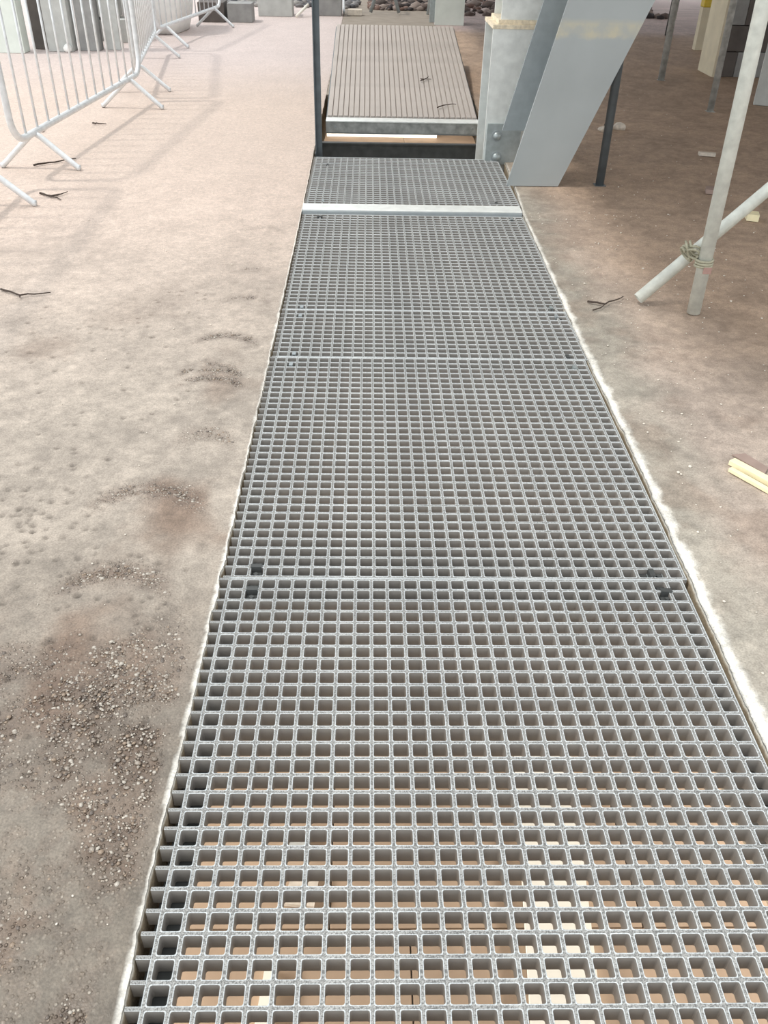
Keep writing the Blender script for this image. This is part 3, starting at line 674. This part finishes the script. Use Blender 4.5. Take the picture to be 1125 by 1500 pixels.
def agg_points(n):
    N = n*14; k = rng.integers(0, len(ARCS), N); A = np.array(ARCS)[k]; pick = rng.random(N) < .62
    x = np.where(pick, A[:, 0]+rng.uniform(-1, 1, N)*A[:, 2], rng.uniform(-1.0, -.50, N)); y = np.where(pick, A[:, 1]+rng.uniform(-.12, .1, N), rng.uniform(-1.1, -.05, N))
    f = agg_field(x[None], y[None])[0]; ok = (f > rng.uniform(.25, 1.0, N)) & (x < -.497)
    return list(zip(x[ok].tolist(), y[ok].tolist()))[:n]
AGG = iter(agg_points(5200))
def arcs_pt(r): return next(AGG, None)
pc = [lin(160, 150, 138), lin(140, 128, 116), lin(186, 178, 166), lin(128, 116, 104), lin(150, 132, 114), lin(106, 96, 88)]
chunk_field(5200, arcs_pt, (.0016, .0042), pc, 'exposed_aggregate', 'pebble', 'pale pebbles laid bare in the worn arcs of the left floor', 'pebbles', zf=lambda x, y: -.0006, flat=.42)
def right_pt(r):
    y = r.uniform(-.9, 7) if r.random() < .5 else r.uniform(-.5, 3); x = .72+abs(r.gauss(0, .8)); return (x, y) if x < 3.0 and not (.88 < x < 1.2 and .15 < y < .65) else None
chunk_field(700, right_pt, (.0018, .0045), pc, 'grit', 'grit', 'white grit scattered over the brown floor right of the walkway', 'grit', seed=4)
def left_pt(r):
    y = r.uniform(-1, 6); x = -.52-abs(r.gauss(0, .6)); return (x, y)
chunk_field(260, left_pt, (.0012, .0028), pc, 'grit', 'grit', 'fine pale grit scattered over the floor left of the walkway', 'grit', seed=5)
rc = [lin(84, 74, 70), lin(110, 96, 90), lin(60, 54, 54), lin(150, 136, 128), lin(128, 104, 94)]
chunk_field(500, lambda r: (r.uniform(-.1, 1.0), r.uniform(12.85, 14.8)), (.03, .08), rc, 'rubble_heap', 'rubble', 'dark rubble heap along the far edge behind the ramp', 'rubble', seed=6)
chunk_field(420, lambda r: (r.uniform(-2.6, -.3), r.uniform(12.95, 14.8)), (.03, .09), [lin(130, 128, 128), lin(100, 100, 104), lin(160, 156, 152)], 'rubble_heap', 'rubble', 'grey rubble behind the farthest barrier at upper left', 'rubble', seed=9)
chunk_field(420, lambda r: (r.uniform(1.1, 4.2), r.uniform(12.3, 15.2)), (.02, .09), rc+[lin(206, 190, 184)], 'rubble_heap', 'rubble', 'mixed rubble on the pink ground at the far right', 'rubble', seed=7)
def twig(pts, label, r=.004, branch=None):
    t = thing('twig', label, 'twig', (pts[0][0], pts[0][1], .0)); b0 = Vector((pts[0][0], pts[0][1], 0))
    P = []; tr = random.Random(len(label))
    for a, b in zip(pts, pts[1:]):
        a = Vector(a); b = Vector(b)
        for k in range(4): P.append(a.lerp(b, k/4)+Vector((tr.uniform(-.004, .004), tr.uniform(-.006, .006), tr.uniform(-.0015, .003))))
    P.append(Vector(pts[-1])); n = len(P)
    obj('stem', tube([p-b0 for p in P], r, 7, radii=[r*(1-.6*i/n) for i in range(n)]), M['twig'], t, smooth=True)
    for bb in (branch or []): obj('side_shoot', tube([Vector(p)-b0 for p in bb], r*.6, 6, radii=[r*.7, r*.55, r*.3][:len(bb)]), M['twig'], t, smooth=True)
Z = .011
twig([(-1.633, 1.814, Z), (-1.534, 1.743, Z), (-1.423, 1.783, Z)], 'dark twig lying alone at the left edge of the floor', .0045, [[(-1.534, 1.743, Z), (-1.53, 1.73, Z), (-1.527, 1.722, Z)]])
twig([(-2.12, 3.776, Z), (-2.024, 3.862, Z), (-1.918, 3.951, Z)], 'dark twig by the middle barrier foot, upper of two', .006)
twig([(-1.905, 3.20, Z), (-1.843, 3.149, Z), (-1.782, 3.191, Z)], 'forked dark twig beside the nearest barrier foot', .006, [[(-1.843, 3.149, Z), (-1.79, 3.12, Z), (-1.756, 3.078, Z)], [(-1.843, 3.149, Z), (-1.80, 3.165, Z), (-1.766, 3.235, Z)]])
twig([(-2.081, 4.943, Z), (-2.03, 4.935, Z), (-1.977, 4.929, Z)], 'short straight twig on the floor behind the barrier rail', .006)
twig([(-2.341, 4.667, Z), (-2.37, 4.80, Z), (-2.382, 4.988, Z)], 'thin twig behind the barrier uprights at upper left', .005)
twig([(.782, 1.757, Z), (.843, 1.723, Z), (.941, 1.813, Z)], 'forked dark twig near the foot of the diagonal tube', .0045, [[(.782, 1.664, Z), (.82, 1.69, Z), (.843, 1.723, Z)]])
zr = lambda y: .027+(y-5.34)*.132
twig([(.40, 5.50, zr(5.50)), (.47, 5.57, zr(5.57)), (.55, 5.585, zr(5.585))], 'larger dark twig lying near the bottom of the ramp', .005)
twig([(.30, 6.14, zr(6.14)), (.34, 6.18, zr(6.18)), (.37, 6.25, zr(6.25))], 'small twig scrap lying halfway up the ramp', .005, [[(.30, 6.19, zr(6.19)), (.34, 6.18, zr(6.18)), (.39, 6.18, zr(6.18))]])
# timber offcuts
def plank(p, q, wdt, h, z, label, cat='timber', m='wood'):
    a = Vector(p); b = Vector(q); dd = b-a; L = dd.length
    o = obj('timber_offcut', box(0, L, -wdt/2, wdt/2, 0, h, .0015), M[m], loc=(a.x, a.y, z)); o.rotation_euler = (0, 0, math.atan2(dd.y, dd.x)); return tag(o, label, cat)
plank((.950, .525), (1.13, .255), .026, .016, .006, 'pale yellow timber offcut at the right edge, upper and wider of the pair')
plank((.932, .485), (1.10, .225), .015, .012, .006, 'thin pale yellow lath beside the wider offcut at the right edge')
o = obj('card_scrap', prism([(.970, .572), (1.012, .578), (1.052, .500), (1.028, .466)], 'z', .005, .009), M['cardboard']); tag(o, 'dull brown card scrap touching the yellow timber offcut', 'card')
for i, (x, y, s, lb) in enumerate([(1.565, 4.97, .045, 'pale broken stone left of the prop behind the brace'), (1.70, 5.06, .06, 'larger pale broken stone right of the prop behind the brace'), (1.63, 5.10, .04, 'dark middle stone of the three behind the brace')]):
    tag(obj('stone', rock(s, i+20, .6), M['stone' if i < 2 else 'block3'], loc=(x, y, .02)), lb, 'stone')
tag(obj('timber_chip', prism([(2.050, 4.335), (2.155, 4.300), (2.145, 4.268), (2.045, 4.296)], 'z', .006, .026), M['stone']), 'flat pale chip on the brown floor between two props', 'chip')
tag(obj('timber_block', prism([(1.855, 2.90), (1.91, 2.88), (1.93, 2.95), (1.87, 2.97)], 'z', .006, .040), M['wood']), 'small pale timber block right of the stout tube', 'block')
tag(obj('broken_brick', prism([(1.80, 3.40), (1.86, 3.38), (1.88, 3.46), (1.82, 3.47)], 'z', .006, .03), M['cardboard']), 'reddish brick crumb on the brown floor behind the stout tube', 'brick')
